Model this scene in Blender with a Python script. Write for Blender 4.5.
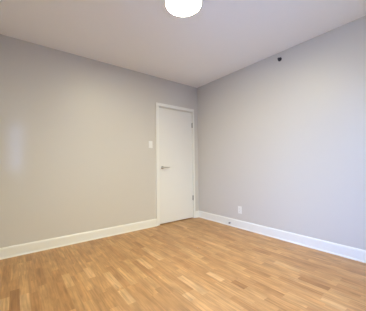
import bpy, bmesh, math, random
from mathutils import Matrix, Vector

for o in list(bpy.data.objects):
    bpy.data.objects.remove(o, do_unlink=True)
scene = bpy.context.scene
COL = scene.collection

# ------------------------------------------------------------------ camera
CAM = Vector((-2.858, -3.199, 1.028))
yaw, pitch, roll, FPX = 0.659489, 0.0404177, -0.0128647, 217.063
fw = Vector((math.sin(yaw) * math.cos(pitch), math.cos(yaw) * math.cos(pitch), math.sin(pitch)))
rt = Vector((math.cos(yaw), -math.sin(yaw), 0))
up = rt.cross(fw)
rt2 = math.cos(roll) * rt + math.sin(roll) * up
up2 = -math.sin(roll) * rt + math.cos(roll) * up
cam_data = bpy.data.cameras.new('camera')
cam_data.sensor_fit = 'HORIZONTAL'
cam_data.sensor_width = 36
cam_data.lens = FPX / 366 * 36
cam_data.clip_start = 0.02
cam = bpy.data.objects.new('camera', cam_data)
COL.objects.link(cam)
m3 = Matrix((rt2, up2, -fw)).transposed()
cam.matrix_world = Matrix.Translation(CAM) @ m3.to_4x4()
scene.camera = cam

# ------------------------------------------------------------------ light
# outside seen through the side window (blue open sky) and through the back window (added, warm light for the left wall)
SIDE_UP = (4.5, 9.4, 22.7)
SIDE_DOWN = (2.9, 4.4, 8.2)
BACK_UP = (6.8, 7.0, 5.8)
BACK_DOWN = (0.5, 0.9, 2.0)
LAMP_COL = (1.0, 0.932, 0.66)
LAMP_STRENGTH = 149.0
EXPOSURE = 0.0

H = 2.548
XW, YW = -3.35, -3.45          # the two walls behind the photographer
# window openings: in the wall at x = XW (y range, z range) and in the wall at y = YW (x range, z range)
WY0, WY1, WZ0, WZ1 = -3.30, -2.30, 0.12, 2.10
BX0, BX1, BZ0, BZ1 = -2.00, -0.60, 0.35, 2.10
SX0, SX1, SZ0, SZ1 = -2.97, -2.73, 0.80, 1.90       # narrow slit in the wall at y = YW, added for the streak

world = bpy.data.worlds.new('sky')
scene.world = world
world.use_nodes = True
wnt = world.node_tree
bg = wnt.nodes['Background']
wtc = wnt.nodes.new('ShaderNodeTexCoord')
wsx = wnt.nodes.new('ShaderNodeSeparateXYZ')
wmr = wnt.nodes.new('ShaderNodeMapRange')
wmr.inputs[1].default_value = -0.05
wmr.inputs[2].default_value = 0.12
def sky_mix(fac, c0, c1):
    n = wnt.nodes.new('ShaderNodeMix')
    n.data_type = 'RGBA'
    wnt.links.new(fac, n.inputs[0])
    for i, c in ((6, c0), (7, c1)):
        if isinstance(c, tuple):
            n.inputs[i].default_value = (*c, 1)
        else:
            wnt.links.new(c, n.inputs[i])
    return n.outputs[2]
wnt.links.new(wtc.outputs['Generated'], wsx.inputs[0])
wnt.links.new(wsx.outputs[2], wmr.inputs[0])
wsub = wnt.nodes.new('ShaderNodeMath')
wsub.operation = 'SUBTRACT'
wnt.links.new(wsx.outputs[0], wsub.inputs[0])
wnt.links.new(wsx.outputs[1], wsub.inputs[1])
waz = wnt.nodes.new('ShaderNodeMapRange')
waz.inputs[1].default_value = -0.35
waz.inputs[2].default_value = 0.35
wnt.links.new(wsub.outputs[0], waz.inputs[0])
wnt.links.new(sky_mix(waz.outputs[0], sky_mix(wmr.outputs[0], SIDE_DOWN, SIDE_UP), sky_mix(wmr.outputs[0], BACK_DOWN, BACK_UP)), bg.inputs[0])
bg.inputs[1].default_value = 1.0


def portal(name, loc, direction, w, h):
    """guides the renderer's sampling of the sky through a window opening; gives no light of its own"""
    d = bpy.data.lights.new(name, 'AREA')
    d.shape = 'RECTANGLE'
    d.size, d.size_y = w, h
    d.cycles.is_portal = True
    o = bpy.data.objects.new(name, d)
    COL.objects.link(o)
    o.location = loc
    o.rotation_euler = Vector(direction).to_track_quat('-Z', 'Z').to_euler()


portal('window_daylight', (XW - 0.16, (WY0 + WY1) / 2, (WZ0 + WZ1) / 2), (1, 0, 0), WY1 - WY0, WZ1 - WZ0)
portal('added_window_portal', ((BX0 + BX1) / 2, YW - 0.16, (BZ0 + BZ1) / 2), (0, 1, 0), BX1 - BX0, BZ1 - BZ0)

# added area light behind the slit; throws a cool streak on the left wall
sd = bpy.data.lights.new('streak_light', 'AREA')
sd.shape = 'RECTANGLE'
sd.size, sd.size_y = 0.015, 0.58
sd.spread = math.radians(4.2)
sd.energy = 0.05
sd.color = (0.22, 0.42, 1.0)
so_ = bpy.data.objects.new('streak_light', sd)
COL.objects.link(so_)
so_.location = ((SX0 + SX1) / 2, YW - 0.16, 1.25)
so_.rotation_euler = Vector((0, 1, 0)).to_track_quat('-Z', 'Z').to_euler()

scene.view_settings.view_transform = 'Standard'
scene.view_settings.look = 'None'
scene.view_settings.gamma = 1
scene.view_settings.use_curve_mapping = False
scene.view_settings.exposure = EXPOSURE


# ------------------------------------------------------------------ helpers
def material(name, color, rough=0.5, metal=0.0, bump=0.0, bscale=200.0, emit=None, strength=0, spec=0.5):
    m = bpy.data.materials.new(name)
    m.use_nodes = True
    nt = m.node_tree
    b = nt.nodes['Principled BSDF']
    b.inputs['Base Color'].default_value = (*color, 1)
    b.inputs['Roughness'].default_value = rough
    b.inputs['Metallic'].default_value = metal
    b.inputs['Specular IOR Level'].default_value = spec
    tc = nt.nodes.new('ShaderNodeTexCoord')
    nz = nt.nodes.new('ShaderNodeTexNoise')
    nz.inputs['Scale'].default_value = bscale
    nz.inputs['Detail'].default_value = 3
    nt.links.new(tc.outputs['Object'], nz.inputs['Vector'])
    # faint variation of the finish
    mx = nt.nodes.new('ShaderNodeMix')
    mx.data_type = 'RGBA'
    mx.inputs[6].default_value = (*[c * 0.985 for c in color], 1)
    mx.inputs[7].default_value = (*[min(1, c * 1.015) for c in color], 1)
    nt.links.new(nz.outputs['Fac'], mx.inputs[0])
    nt.links.new(mx.outputs[2], b.inputs['Base Color'])
    if bump:
        bp = nt.nodes.new('ShaderNodeBump')
        bp.inputs['Strength'].default_value = bump
        bp.inputs['Distance'].default_value = 0.001
        nt.links.new(nz.outputs['Fac'], bp.inputs['Height'])
        nt.links.new(bp.outputs['Normal'], b.inputs['Normal'])
    if emit:
        b.inputs['Emission Color'].default_value = (*emit, 1)
        b.inputs['Emission Strength'].default_value = strength
    return m


def box(bm, a, b):
    lo_, hi = [min(p, q) for p, q in zip(a, b)], [max(p, q) for p, q in zip(a, b)]
    v = [bm.verts.new((x, y, z)) for x in (lo_[0], hi[0]) for y in (lo_[1], hi[1]) for z in (lo_[2], hi[2])]
    for f in ((0, 1, 3, 2), (4, 6, 7, 5), (0, 4, 5, 1), (2, 3, 7, 6), (0, 2, 6, 4), (1, 5, 7, 3)):
        bm.faces.new([v[i] for i in f])


def lathe(bm, prof, seg=32, mat=None):
    """profile of (radius, height) revolved round local Z, then mat applied"""
    mat = mat or Matrix.Identity(4)
    rings = []
    for r, z in prof:
        if r < 1e-6:
            rings.append([bm.verts.new(mat @ Vector((0, 0, z)))])
        else:
            rings.append([bm.verts.new(mat @ Vector((r * math.cos(2 * math.pi * i / seg), r * math.sin(2 * math.pi * i / seg), z))) for i in range(seg)])
    for A, B in zip(rings[:-1], rings[1:]):
        for i in range(seg):
            j = (i + 1) % seg
            if len(A) == 1 and len(B) == 1:
                continue
            if len(A) == 1:
                bm.faces.new((A[0], B[j], B[i]))
            elif len(B) == 1:
                bm.faces.new((A[i], A[j], B[0]))
            else:
                bm.faces.new((A[i], A[j], B[j], B[i]))


def tube(bm, pts, r, seg=14):
    pts = [Vector(p) for p in pts]
    rings = []
    for i, p in enumerate(pts):
        d = (pts[min(i + 1, len(pts) - 1)] - pts[max(i - 1, 0)]).normalized()
        a = d.orthogonal().normalized() if i == 0 else (a - a.dot(d) * d).normalized()
        b = d.cross(a)
        rr = r[i] if isinstance(r, (list, tuple)) else r
        rings.append([bm.verts.new(p + rr * (math.cos(2 * math.pi * k / seg) * a + math.sin(2 * math.pi * k / seg) * b)) for k in range(seg)])
    for A, B in zip(rings[:-1], rings[1:]):
        for i in range(seg):
            j = (i + 1) % seg
            bm.faces.new((A[i], A[j], B[j], B[i]))
    bm.faces.new(rings[0][::-1])
    bm.faces.new(rings[-1])


def extrude_profile(bm, prof, p0, p1, out):
    """prof: (distance from wall, height) closed loop, swept p0 -> p1; out = unit vector into the room.
    p0/p1 may be functions of the distance, so that ends mitre."""
    A = [bm.verts.new(p0(d) + Vector((0, 0, z))) for d, z in prof]
    B = [bm.verts.new(p1(d) + Vector((0, 0, z))) for d, z in prof]
    n = len(prof)
    for i in range(n):
        j = (i + 1) % n
        bm.faces.new((A[i], A[j], B[j], B[i]))
    bm.faces.new(A[::-1])
    bm.faces.new(B)


def obj(name, bm, mat, parent=None, smooth=False, bevel=0.0, kind=None, loc=None):
    bmesh.ops.recalc_face_normals(bm, faces=bm.faces[:])
    me = bpy.data.meshes.new(name)
    bm.to_mesh(me)
    bm.free()
    me.materials.append(mat)
    if smooth:
        for p in me.polygons:
            p.use_smooth = True
    o = bpy.data.objects.new(name, me)
    COL.objects.link(o)
    if loc:
        o.location = loc
    if parent:
        o.parent = parent
    if bevel:
        md = o.modifiers.new('bevel', 'BEVEL')
        md.width = bevel
        md.segments = 3
        md.limit_method = 'ANGLE'
        md.harden_normals = False
    if kind:
        o['kind'] = kind
    return o


def empty(name, loc, label=None, cat=None, kind=None):
    o = bpy.data.objects.new(name, None)
    o.empty_display_size = 0.1
    COL.objects.link(o)
    o.location = loc
    if label:
        o['label'] = label
    if cat:
        o['category'] = cat
    if kind:
        o['kind'] = kind
    return o


# ------------------------------------------------------------------ materials
WALL_C = (0.60, 0.567, 0.51)
M_wall = material('greige_wall_paint', WALL_C, 0.42, bump=0.15, bscale=260, spec=0.4)
M_ceil = material('ceiling_paint', (0.915, 0.92, 0.90), 0.8, bump=0.1, bscale=260, spec=0.2)
M_trim = material('white_trim_paint', (0.80, 0.785, 0.72), 0.35)
M_door = material('white_door_paint', (0.76, 0.74, 0.68), 0.38)
M_plastic = material('white_plastic', (0.80, 0.79, 0.75), 0.3)
M_metal = material('satin_nickel', (0.48, 0.46, 0.43), 0.3, metal=1.0)
M_lever = material('brushed_lever', (0.70, 0.68, 0.65), 0.35, metal=1.0)
M_hinge = material('hinge_steel', (0.30, 0.28, 0.25), 0.4, metal=0.9)
M_dark = material('dark_bronze', (0.035, 0.032, 0.035), 0.4, metal=0.3)
M_rubber = material('grey_rubber', (0.22, 0.20, 0.19), 0.7)
M_slot = material('dark_slot', (0.03, 0.03, 0.03), 0.7)
M_rim = material('lamp_rim', (0.80, 0.79, 0.77), 0.35)
M_glow = material('opal_glass_lit', (0.9, 0.88, 0.85), 0.3, emit=LAMP_COL, strength=LAMP_STRENGTH)
M_glass = bpy.data.materials.new('window_glass')
M_glass.use_nodes = True
_n = M_glass.node_tree
_n.nodes.remove(_n.nodes['Principled BSDF'])
_t = _n.nodes.new('ShaderNodeBsdfTransparent')
_g = _n.nodes.new('ShaderNodeBsdfGlossy')
_g.inputs['Roughness'].default_value = 0.02
_f = _n.nodes.new('ShaderNodeFresnel')
_f.inputs['IOR'].default_value = 1.3
_x = _n.nodes.new('ShaderNodeMixShader')
_n.links.new(_f.outputs[0], _x.inputs[0])
_n.links.new(_t.outputs[0], _x.inputs[1])
_n.links.new(_g.outputs[0], _x.inputs[2])
_n.links.new(_x.outputs[0], _n.nodes['Material Output'].inputs[0])

# floor material: oak strip tone comes per strip (mesh attribute), grain from noise
M_floor = bpy.data.materials.new('oak_strip_parquet')
M_floor.use_nodes = True
nt = M_floor.node_tree
N, L = nt.nodes, nt.links
pb = N['Principled BSDF']
at = N.new('ShaderNodeAttribute'); at.attribute_name = 'strip_tone'
sep = N.new('ShaderNodeSeparateColor')
L.new(at.outputs['Color'], sep.inputs[0])
ramp = N.new('ShaderNodeValToRGB')
L.new(sep.outputs[0], ramp.inputs[0])
cr = ramp.color_ramp
# oak tones
cr.elements[0].position = 0.0; cr.elements[0].color = (0.257, 0.120, 0.044, 1)
cr.elements[1].position = 1.0; cr.elements[1].color = (0.710, 0.465, 0.251, 1)
e = cr.elements.new(0.3); e.color = (0.410, 0.203, 0.075, 1)
e = cr.elements.new(0.5); e.color = (0.500, 0.270, 0.109, 1)
e = cr.elements.new(0.75); e.color = (0.590, 0.345, 0.151, 1)
tc = N.new('ShaderNodeTexCoord')
# shift the grain from strip to strip
cmb = N.new('ShaderNodeCombineXYZ')
mu = N.new('ShaderNodeMath'); mu.operation = 'MULTIPLY'; mu.inputs[1].default_value = 37.0
L.new(sep.outputs[1], mu.inputs[0]); L.new(mu.outputs[0], cmb.inputs[1]); L.new(mu.outputs[0], cmb.inputs[2])
add = N.new('ShaderNodeVectorMath'); add.operation = 'ADD'
L.new(tc.outputs['Object'], add.inputs[0]); L.new(cmb.outputs[0], add.inputs[1])
mp = N.new('ShaderNodeMapping'); mp.inputs['Scale'].default_value = (70, 5.0, 1)
L.new(add.outputs[0], mp.inputs[0])
g1 = N.new('ShaderNodeTexNoise'); g1.inputs['Scale'].default_value = 1.0; g1.inputs['Detail'].default_value = 5
g1.inputs['Distortion'].default_value = 0.6
L.new(mp.outputs[0], g1.inputs['Vector'])
mp2 = N.new('ShaderNodeMapping'); mp2.inputs['Scale'].default_value = (9, 5, 1)
L.new(add.outputs[0], mp2.inputs[0])
g2 = N.new('ShaderNodeTexNoise'); g2.inputs['Scale'].default_value = 1.0; g2.inputs['Detail'].default_value = 3
L.new(mp2.outputs[0], g2.inputs['Vector'])
mr = N.new('ShaderNodeMapRange'); mr.inputs[1].default_value = 0.3; mr.inputs[2].default_value = 0.7
mr.inputs[3].default_value = 0.78; mr.inputs[4].default_value = 1.16
L.new(g1.outputs['Fac'], mr.inputs[0])
mr2 = N.new('ShaderNodeMapRange'); mr2.inputs[1].default_value = 0.3; mr2.inputs[2].default_value = 0.7
mr2.inputs[3].default_value = 0.84; mr2.inputs[4].default_value = 1.12
L.new(g2.outputs['Fac'], mr2.inputs[0])
m1 = N.new('ShaderNodeMath'); m1.operation = 'MULTIPLY'
L.new(mr.outputs[0], m1.inputs[0]); L.new(mr2.outputs[0], m1.inputs[1])
mp3 = N.new('ShaderNodeMapping'); mp3.inputs['Scale'].default_value = (60, 1.6, 1)
L.new(add.outputs[0], mp3.inputs[0])
g3 = N.new('ShaderNodeTexNoise'); g3.inputs['Scale'].default_value = 1.0; g3.inputs['Detail'].default_value = 1
L.new(mp3.outputs[0], g3.inputs['Vector'])
mr3 = N.new('ShaderNodeMapRange'); mr3.inputs[1].default_value = 0.35; mr3.inputs[2].default_value = 0.68
mr3.inputs[3].default_value = 0.90; mr3.inputs[4].default_value = 1.10
L.new(g3.outputs['Fac'], mr3.inputs[0])
m2 = N.new('ShaderNodeMath'); m2.operation = 'MULTIPLY'
L.new(m1.outputs[0], m2.inputs[0]); L.new(mr3.outputs[0], m2.inputs[1])
vm = N.new('ShaderNodeVectorMath'); vm.operation = 'SCALE'
L.new(ramp.outputs[0], vm.inputs[0]); L.new(m2.outputs[0], vm.inputs['Scale'])
L.new(vm.outputs[0], pb.inputs['Base Color'])
pb.inputs['Roughness'].default_value = 0.40
pb.inputs['Specular IOR Level'].default_value = 0.38
bp = N.new('ShaderNodeBump'); bp.inputs['Strength'].default_value = 0.12; bp.inputs['Distance'].default_value = 0.001
L.new(g1.outputs['Fac'], bp.inputs['Height']); L.new(bp.outputs[0], pb.inputs['Normal'])

# ------------------------------------------------------------------ floor
rng = random.Random(11)
SW, X0 = 0.063, -2.812
TONE = {'d': 0.20, 'm': 0.38, 'l': 0.82}
# strips seen in the photo: x at both ends, y far, y near, tone
SEEN = [
    (-2.847, -2.837, -0.865, -1.220, 'd'), (-2.732, -2.713, -1.013, -1.319, 'm'),
    (-2.921, -2.908, -0.961, -1.162, 'l'), (-2.922, -2.910, -0.252, -0.568, 'm'),
    (-2.277, -2.265, -0.837, -1.071, 'l'), (-2.197, -2.146, -1.056, -1.397, 'l'),
    (-2.175, -2.185, -1.428, -1.648, 'l'), (-1.632, -1.652, -1.564, -1.905, 'l'),
    (-1.740, -1.775, -1.800, -1.903, 'l'), (-1.330, -1.332, -1.921, -2.058, 'd'),
    (-0.812, -0.818, -2.256, -2.494, 'd'), (-0.999, -1.038, -2.500, -2.657, 'l'),
    (-1.778, -1.788, -0.979, -1.264, 'l'), (-1.598, -1.596, -0.723, -1.161, 'l'),
    (-2.657, -2.649, -0.525, -0.930, 'm'), (-2.777, -2.768, -0.994, -1.275, 'l'),
    (-1.381, -1.352, -1.674, -1.860, 'l'), (-1.028, -1.019, -1.860, -2.087, 'm'),
    (-2.556, -2.557, -0.965, -1.445, 'm'), (-0.703, -0.699, -1.957, -2.206, 'l'),
    (-1.210, -1.178, -2.060, -2.306, 'm'), (-1.493, -1.470, -1.181, -1.498, 'm'),
]
known = {}
for xa, xb, ya, yb, t in SEEN:
    k = math.floor(((xa + xb) / 2 - X0) / SW)
    known.setdefault(k, []).append((yb, ya, TONE[t]))
bm = bmesh.new()
tones = []
FX0, FX1, FY0, FY1 = XW - 0.1, 0.1, YW - 0.1, 0.14
k0, k1 = math.floor((FX0 - X0) / SW), math.ceil((FX1 - X0) / SW)
for k in range(k0, k1):
    xa, xb = max(FX0, X0 + k * SW), min(FX1, X0 + (k + 1) * SW)
    if xb - xa < 1e-4:
        continue
    cuts = []                      # (y_low, y_high, tone)
    segs = sorted(known.get(k, []))
    y = FY0
    def fill(a, b):
        while b - a > 1e-4:
            ln = rng.choice((0.24, 0.32, 0.40, 0.50)) + rng.uniform(-0.06, 0.06)
            e_ = a + ln
            if b - e_ < 0.12:
                e_ = b
            t_ = min(0.85, max(0.22, rng.gauss(0.55, 0.085)))
            cuts.append((a, e_, t_))
            a = e_
    for a, b, t in segs:
        if a > y:
            fill(y, a)
        cuts.append((max(a, y), b, t))
        y = b
    fill(y, FY1)
    for a, b, t in cuts:
        vs = [bm.verts.new((xa, a, 0)), bm.verts.new((xb, a, 0)), bm.verts.new((xb, b, 0)), bm.verts.new((xa, b, 0))]
        bm.faces.new(vs)
        tones.append((t, rng.random()))
me = bpy.data.meshes.new('floor')
bm.to_mesh(me)
bm.free()
ca = me.color_attributes.new('strip_tone', 'FLOAT_COLOR', 'CORNER')
for p in me.polygons:
    for li in p.loop_indices:
        ca.data[li].color = (tones[p.index][0], tones[p.index][1], 0, 1)
me.materials.append(M_floor)
floor = bpy.data.objects.new('floor', me)
COL.objects.link(floor)
floor['kind'] = 'structure'

# ------------------------------------------------------------------ shell
T = 0.14
DX0, DX1, DZ = -0.909, -0.143, 2.045            # door opening in the wall at y = 0
bm = bmesh.new()
box(bm, (XW - T, 0, 0), (DX0, T, H)); box(bm, (DX1, 0, 0), (0, T, H)); box(bm, (DX0, 0, DZ), (DX1, T, H))
box(bm, (DX0, 0.09, 0), (DX1, T, DZ))
obj('wall_left', bm, M_wall, kind='structure')
bm = bmesh.new(); box(bm, (0, YW - T, 0), (T, T, H)); obj('wall_right', bm, M_wall, kind='structure')
bm = bmesh.new()
box(bm, (XW, YW - T, 0), (SX0, YW, H)); box(bm, (SX1, YW - T, 0), (BX0, YW, H))
box(bm, (SX0, YW - T, 0), (SX1, YW, SZ0)); box(bm, (SX0, YW - T, SZ1), (SX1, YW, H)); box(bm, (BX1, YW - T, 0), (0, YW, H))
box(bm, (BX0, YW - T, 0), (BX1, YW, BZ0)); box(bm, (BX0, YW - T, BZ1), (BX1, YW, H))
obj('wall_back', bm, M_wall, kind='structure')
bm = bmesh.new()
box(bm, (XW - T, YW - T, 0), (XW, WY0, H)); box(bm, (XW - T, WY1, 0), (XW, 0, H))
box(bm, (XW - T, WY0, 0), (XW, WY1, WZ0)); box(bm, (XW - T, WY0, WZ1), (XW, WY1, H))
obj('wall_window', bm, M_wall, kind='structure')
bm = bmesh.new(); box(bm, (XW - T, YW - T, H), (T, T, H + 0.1)); obj('ceiling', bm, M_ceil, kind='structure')

# windows behind the photographer; u runs along the wall, n points into the room
def window(name, origin, u, n, w, h, mullions):
    win = empty(name, origin, kind='structure')
    def bx(bm, u0, u1, n0, n1, z0, z1):
        a, b = Vector(u) * u0 + Vector(n) * n0, Vector(u) * u1 + Vector(n) * n1
        box(bm, (a.x, a.y, z0), (b.x, b.y, z1))
    bm = bmesh.new()
    f = 0.045
    bx(bm, 0, f, -.10, -.04, 0, h); bx(bm, w - f, w, -.10, -.04, 0, h)
    bx(bm, f, w - f, -.10, -.04, 0, f); bx(bm, f, w - f, -.10, -.04, h - f, h)
    for c in mullions:
        bx(bm, c - .025, c + .025, -.10, -.04, f, h - f)
    obj('window_frame', bm, M_trim, win)
    bm = bmesh.new(); bx(bm, f, w - f, -.075, -.07, f, h - f); obj('window_pane', bm, M_glass, win)
    bm = bmesh.new(); bx(bm, 0, w, -.04, .0, 0, .02); bx(bm, -.03, w + .03, 0, .05, -.005, .02)
    obj('window_sill', bm, M_trim, win)
window('window_1', (XW, WY0, WZ0), (0, 1, 0), (1, 0, 0), WY1 - WY0, WZ1 - WZ0, [(WY1 - WY0) / 2])
window('added_window_2', (BX0, YW, BZ0), (1, 0, 0), (0, 1, 0), BX1 - BX0, BZ1 - BZ0, [(BX1 - BX0) / 2])  # unseen window, added to light the left wall warmly
window('added_window_3', (SX0, YW, SZ0), (1, 0, 0), (0, 1, 0), SX1 - SX0, SZ1 - SZ0, [])  # unseen slit, added to let the streak light in

# ------------------------------------------------------------------ baseboards
BH, BT = 0.122, 0.014
base_prof = [(0, 0), (BT, 0), (BT, BH - 0.018), (BT - 0.003, BH - 0.008), (BT - 0.008, BH), (0, BH)]
shoe_prof = [(BT, 0), (BT + 0.011, 0), (BT + 0.0105, 0.005), (BT + 0.008, 0.010), (BT + 0.004, 0.013), (BT, 0.014)]
CW = 0.056                                   # casing width
def run(name, p0, p1):
    bm = bmesh.new(); extrude_profile(bm, base_prof, p0, p1, None)
    o = obj(name, bm, M_trim, kind='structure')
    bm = bmesh.new(); extrude_profile(bm, shoe_prof, p0, p1, None)
    obj('shoe_moulding', bm, M_trim, o)
    return o
CX0, CX1 = DX0 - CW + 0.004, DX1 + CW - 0.016
run('baseboard_left', lambda d: Vector((XW + d, -d, 0)), lambda d: Vector((CX0, -d, 0)))
run('baseboard_corner', lambda d: Vector((CX1, -d, 0)), lambda d: Vector((-d, -d, 0)))
run('baseboard_right', lambda d: Vector((-d, -d, 0)), lambda d: Vector((-d, YW + d, 0)))
run('baseboard_back', lambda d: Vector((-d, YW + d, 0)), lambda d: Vector((XW + d, YW + d, 0)))
run('baseboard_window', lambda d: Vector((XW + d, YW + d, 0)), lambda d: Vector((XW + d, -d, 0)))

# ------------------------------------------------------------------ door
door = empty('door_1', (DX0, 0, 0), kind='structure')
def dl(p):
    return tuple(Vector(p) - door.location)
# casing: two legs and a head, thin flat stock with a raised outer edge
bm = bmesh.new()
CT = 0.017
box(bm, dl((CX0, -CT, 0)), dl((DX0 + 0.004, 0, DZ - 0.004)))
box(bm, dl((DX1 + 0.001, -CT, 0)), dl((CX1, 0, DZ - 0.004)))
box(bm, dl((CX0, -CT, DZ - 0.004)), dl((CX1, 0, DZ + 0.05)))
obj('door_casing', bm, M_trim, door, bevel=0.003)
bm = bmesh.new()   # jamb lining and stop
JT = 0.016
box(bm, dl((DX0, 0, 0)), dl((DX0 + JT, 0.09, DZ))); box(bm, dl((DX1 - 0.003, 0, 0)), dl((DX1, 0.09, DZ)))
box(bm, dl((DX0 + JT, 0, DZ - JT)), dl((DX1 - 0.003, 0.09, DZ)))
obj('door_jamb', bm, M_trim, door)
bm = bmesh.new()
PX0, PX1, PZ0, PZ1 = DX0 + JT + 0.004, DX1 - 0.006, 0.014, DZ - JT - 0.005
PY = 0.006
box(bm, dl((PX0, PY, PZ0)), dl((PX1, PY + 0.038, PZ1)))
panel = obj('door_panel', bm, M_door, door, bevel=0.0015)
# lever handle: rose, neck, lever (lever points toward the hinges)
hx, hz = -0.833, 0.975
bm = bmesh.new()
Mr = Matrix.Translation(dl((hx, PY, hz))) @ Matrix.Rotation(math.radians(90), 4, 'X')   # local z -> -y
lathe(bm, [(0, 0), (0.027, 0), (0.027, 0.006), (0.024, 0.009), (0.012, 0.010), (0.0105, 0.014), (0.0105, 0.045), (0, 0.045)], 32, Mr)
handle = obj('door_handle', bm, M_metal, door, smooth=False, bevel=0.0)
for p in handle.data.polygons:
    p.use_smooth = True
bm = bmesh.new()
tube(bm, [dl((hx - 0.006, PY - 0.047, hz)), dl((hx + 0.004, PY - 0.052, hz)), dl((hx + 0.02, PY - 0.054, hz)), dl((hx + 0.07, PY - 0.053, hz + 0.001)),
          dl((hx + 0.110, PY - 0.050, hz + 0.001)), dl((hx + 0.122, PY - 0.046, hz + 0.001)), dl((hx + 0.125, PY - 0.043, hz + 0.001))],
     [0.010, 0.0115, 0.0115, 0.0105, 0.0105, 0.009, 0.005])
obj('lever', bm, M_lever, handle, smooth=True)
for z in (1.778, 0.384):
    bm = bmesh.new()
    x = PX1 + 0.002
    lathe(bm, [(0, 0), (0.004, 0.001), (0.0065, 0.006), (0.0065, 0.034), (0.0058, 0.035), (0.0065, 0.036), (0.0065, 0.064), (0.0058, 0.065),
               (0.0065, 0.066), (0.0065, 0.094), (0.004, 0.099), (0, 0.1)], 16, Matrix.Translation(dl((x, -0.008, z - 0.05))))
    box(bm, dl((x - 0.010, PY - 0.0012, z - 0.045)), dl((x - 0.001, PY + 0.002, z + 0.045)))
    obj('hinge', bm, M_hinge, door)

# ------------------------------------------------------------------ ceiling light
lamp = empty('ceiling_light', (-1.634, -1.657, H), 'round white opal glass flush ceiling light, switched on', 'ceiling light')
bm = bmesh.new()
LR, LD = 0.167, 0.030
lathe(bm, [(0, 0), (LR - 0.004, 0), (LR, -0.004), (LR, -LD + 0.002), (LR - 0.001, -LD), (LR - 0.0025, -LD), (LR - 0.003, -LD + 0.004), (LR - 0.012, -LD + 0.006), (0, -LD + 0.006)], 72)
obj('base_rim', bm, M_rim, lamp, smooth=False)
bm = bmesh.new()
lathe(bm, [(0, -LD + 0.0055), (LR - 0.008, -LD + 0.0055)] + [((LR - 0.004) * math.cos(a), -LD + 0.003 - 0.009 * math.sin(a)) for a in [math.radians(k * 7.5) for k in range(0, 12)]] + [(0, -LD - 0.006)], 72)
obj('glass_shade', bm, M_glow, lamp, smooth=True)

# ------------------------------------------------------------------ light switch (left of the door)
sx, sz = -1.064, 1.366
sw = empty('light_switch', (sx, 0, sz), 'white rocker light switch on the left wall beside the door', 'light switch')
bm = bmesh.new(); box(bm, (-0.036, -0.006, -0.058), (0.036, 0, 0.058)); obj('switch_plate', bm, M_plastic, sw, bevel=0.003)
bm = bmesh.new()
pr = [(-0.0168, -0.0065), (0.0168, -0.0065)]
v = [bm.verts.new(p) for p in ((-.0168, -.006, -.033), (.0168, -.006, -.033), (.0168, -.006, .033), (-.0168, -.006, .033),
                               (-.0168, -.0115, -.033), (.0168, -.0115, -.033), (.0168, -.0075, .033), (-.0168, -.0075, .033),
                               (-.0168, -.0078, 0), (.0168, -.0078, 0))]
for f in ((0, 1, 2, 3), (4, 5, 9, 8), (8, 9, 6, 7), (0, 1, 5, 4), (3, 2, 6, 7), (0, 4, 8, 7, 3), (1, 5, 9, 6, 2)):
    bm.faces.new([v[i] for i in f])
obj('rocker', bm, M_plastic, sw)
for z in (-0.048, 0.048):
    bm = bmesh.new(); lathe(bm, [(0, .0072), (.002, .0071), (.0028, .006), (.0028, .0055)], 12, Matrix.Translation((0, 0, z)) @ Matrix.Rotation(math.radians(90), 4, 'X'))
    obj('screw', bm, M_plastic, sw)

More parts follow.
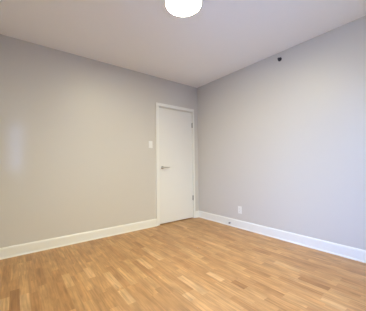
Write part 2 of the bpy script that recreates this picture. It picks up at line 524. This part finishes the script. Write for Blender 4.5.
# ------------------------------------------------------------------ outlet (right wall)
ou = empty('electrical_outlet', (0, -0.982, 0.287), 'white duplex power outlet low on the right wall', 'electrical outlet')
bm = bmesh.new(); box(bm, (-0.006, -0.036, -0.058), (0, 0.036, 0.058)); obj('outlet_plate', bm, M_plastic, ou, bevel=0.003)
for z in (-0.0195, 0.0195):
    bm = bmesh.new()
    Mo = Matrix.Translation((-0.0055, 0, z)) @ Matrix.Rotation(math.radians(-90), 4, 'Y')
    lathe(bm, [(0, 0.0028), (0.0155, 0.0028), (0.0168, 0.002), (0.0168, 0)], 28, Mo)
    so = obj('socket', bm, M_plastic, ou)
    bm = bmesh.new()
    box(bm, (-0.0086, -0.0075, z - 0.001), (-0.0082, -0.0055, z + 0.008)); box(bm, (-0.0086, 0.0055, z - 0.001), (-0.0082, 0.0075, z + 0.007))
    lathe(bm, [(0, 0.0004), (0.0022, 0.0004), (0.0022, 0)], 12, Matrix.Translation((-0.0082, 0, z - 0.009)) @ Matrix.Rotation(math.radians(-90), 4, 'Y'))
    obj('slots', bm, M_slot, so)

# ------------------------------------------------------------------ sprinkler (right wall, under the ceiling)
sp = empty('wall_sprinkler', (0, -1.712, 2.450), 'small dark sprinkler head on the right wall under the ceiling', 'sprinkler')
Ms = Matrix.Rotation(math.radians(-90), 4, 'Y')
bm = bmesh.new(); lathe(bm, [(0, 0), (0.0265, 0), (0.0275, 0.002), (0.025, 0.006), (0.014, 0.010), (0.012, 0.011), (0, 0.011)], 32, Ms)
obj('escutcheon', bm, M_dark, sp, smooth=True)
bm = bmesh.new(); lathe(bm, [(0, 0.010), (0.011, 0.010), (0.011, 0.018), (0.008, 0.020), (0, 0.020)], 20, Ms)
obj('body', bm, M_dark, sp)
bm = bmesh.new()
for s in (-1, 1):
    tube(bm, [(-0.016, s * 0.008, 0), (-0.022, s * 0.013, 0), (-0.030, s * 0.011, 0), (-0.036, s * 0.002, 0)], 0.0028, 8)
obj('frame_arms', bm, M_dark, sp, smooth=True)
bm = bmesh.new(); lathe(bm, [(0, 0.034), (0.015, 0.034), (0.016, 0.036), (0.015, 0.038), (0, 0.038)], 20, Ms)
obj('deflector', bm, M_dark, sp)
bm = bmesh.new(); lathe(bm, [(0, 0.019), (0.0035, 0.020), (0.0035, 0.034), (0, 0.035)], 12, Ms)
obj('glass_bulb', bm, M_dark, sp, smooth=True)

# ------------------------------------------------------------------ door stop (right baseboard)
ds = empty('door_stop', (-BT, -0.790, 0.050), 'small grey door stop on the right baseboard', 'door stop')
bm = bmesh.new(); lathe(bm, [(0, 0), (0.013, 0), (0.013, 0.003), (0.008, 0.006), (0.0055, 0.008), (0.0055, 0.022), (0, 0.022)], 20, Ms)
obj('stem', bm, M_metal, ds, smooth=False)
bm = bmesh.new(); lathe(bm, [(0, 0.020), (0.0115, 0.020), (0.0125, 0.022), (0.0125, 0.032), (0.010, 0.035), (0, 0.036)], 20, Ms)
obj('rubber_tip', bm, M_rubber, ds, smooth=True)
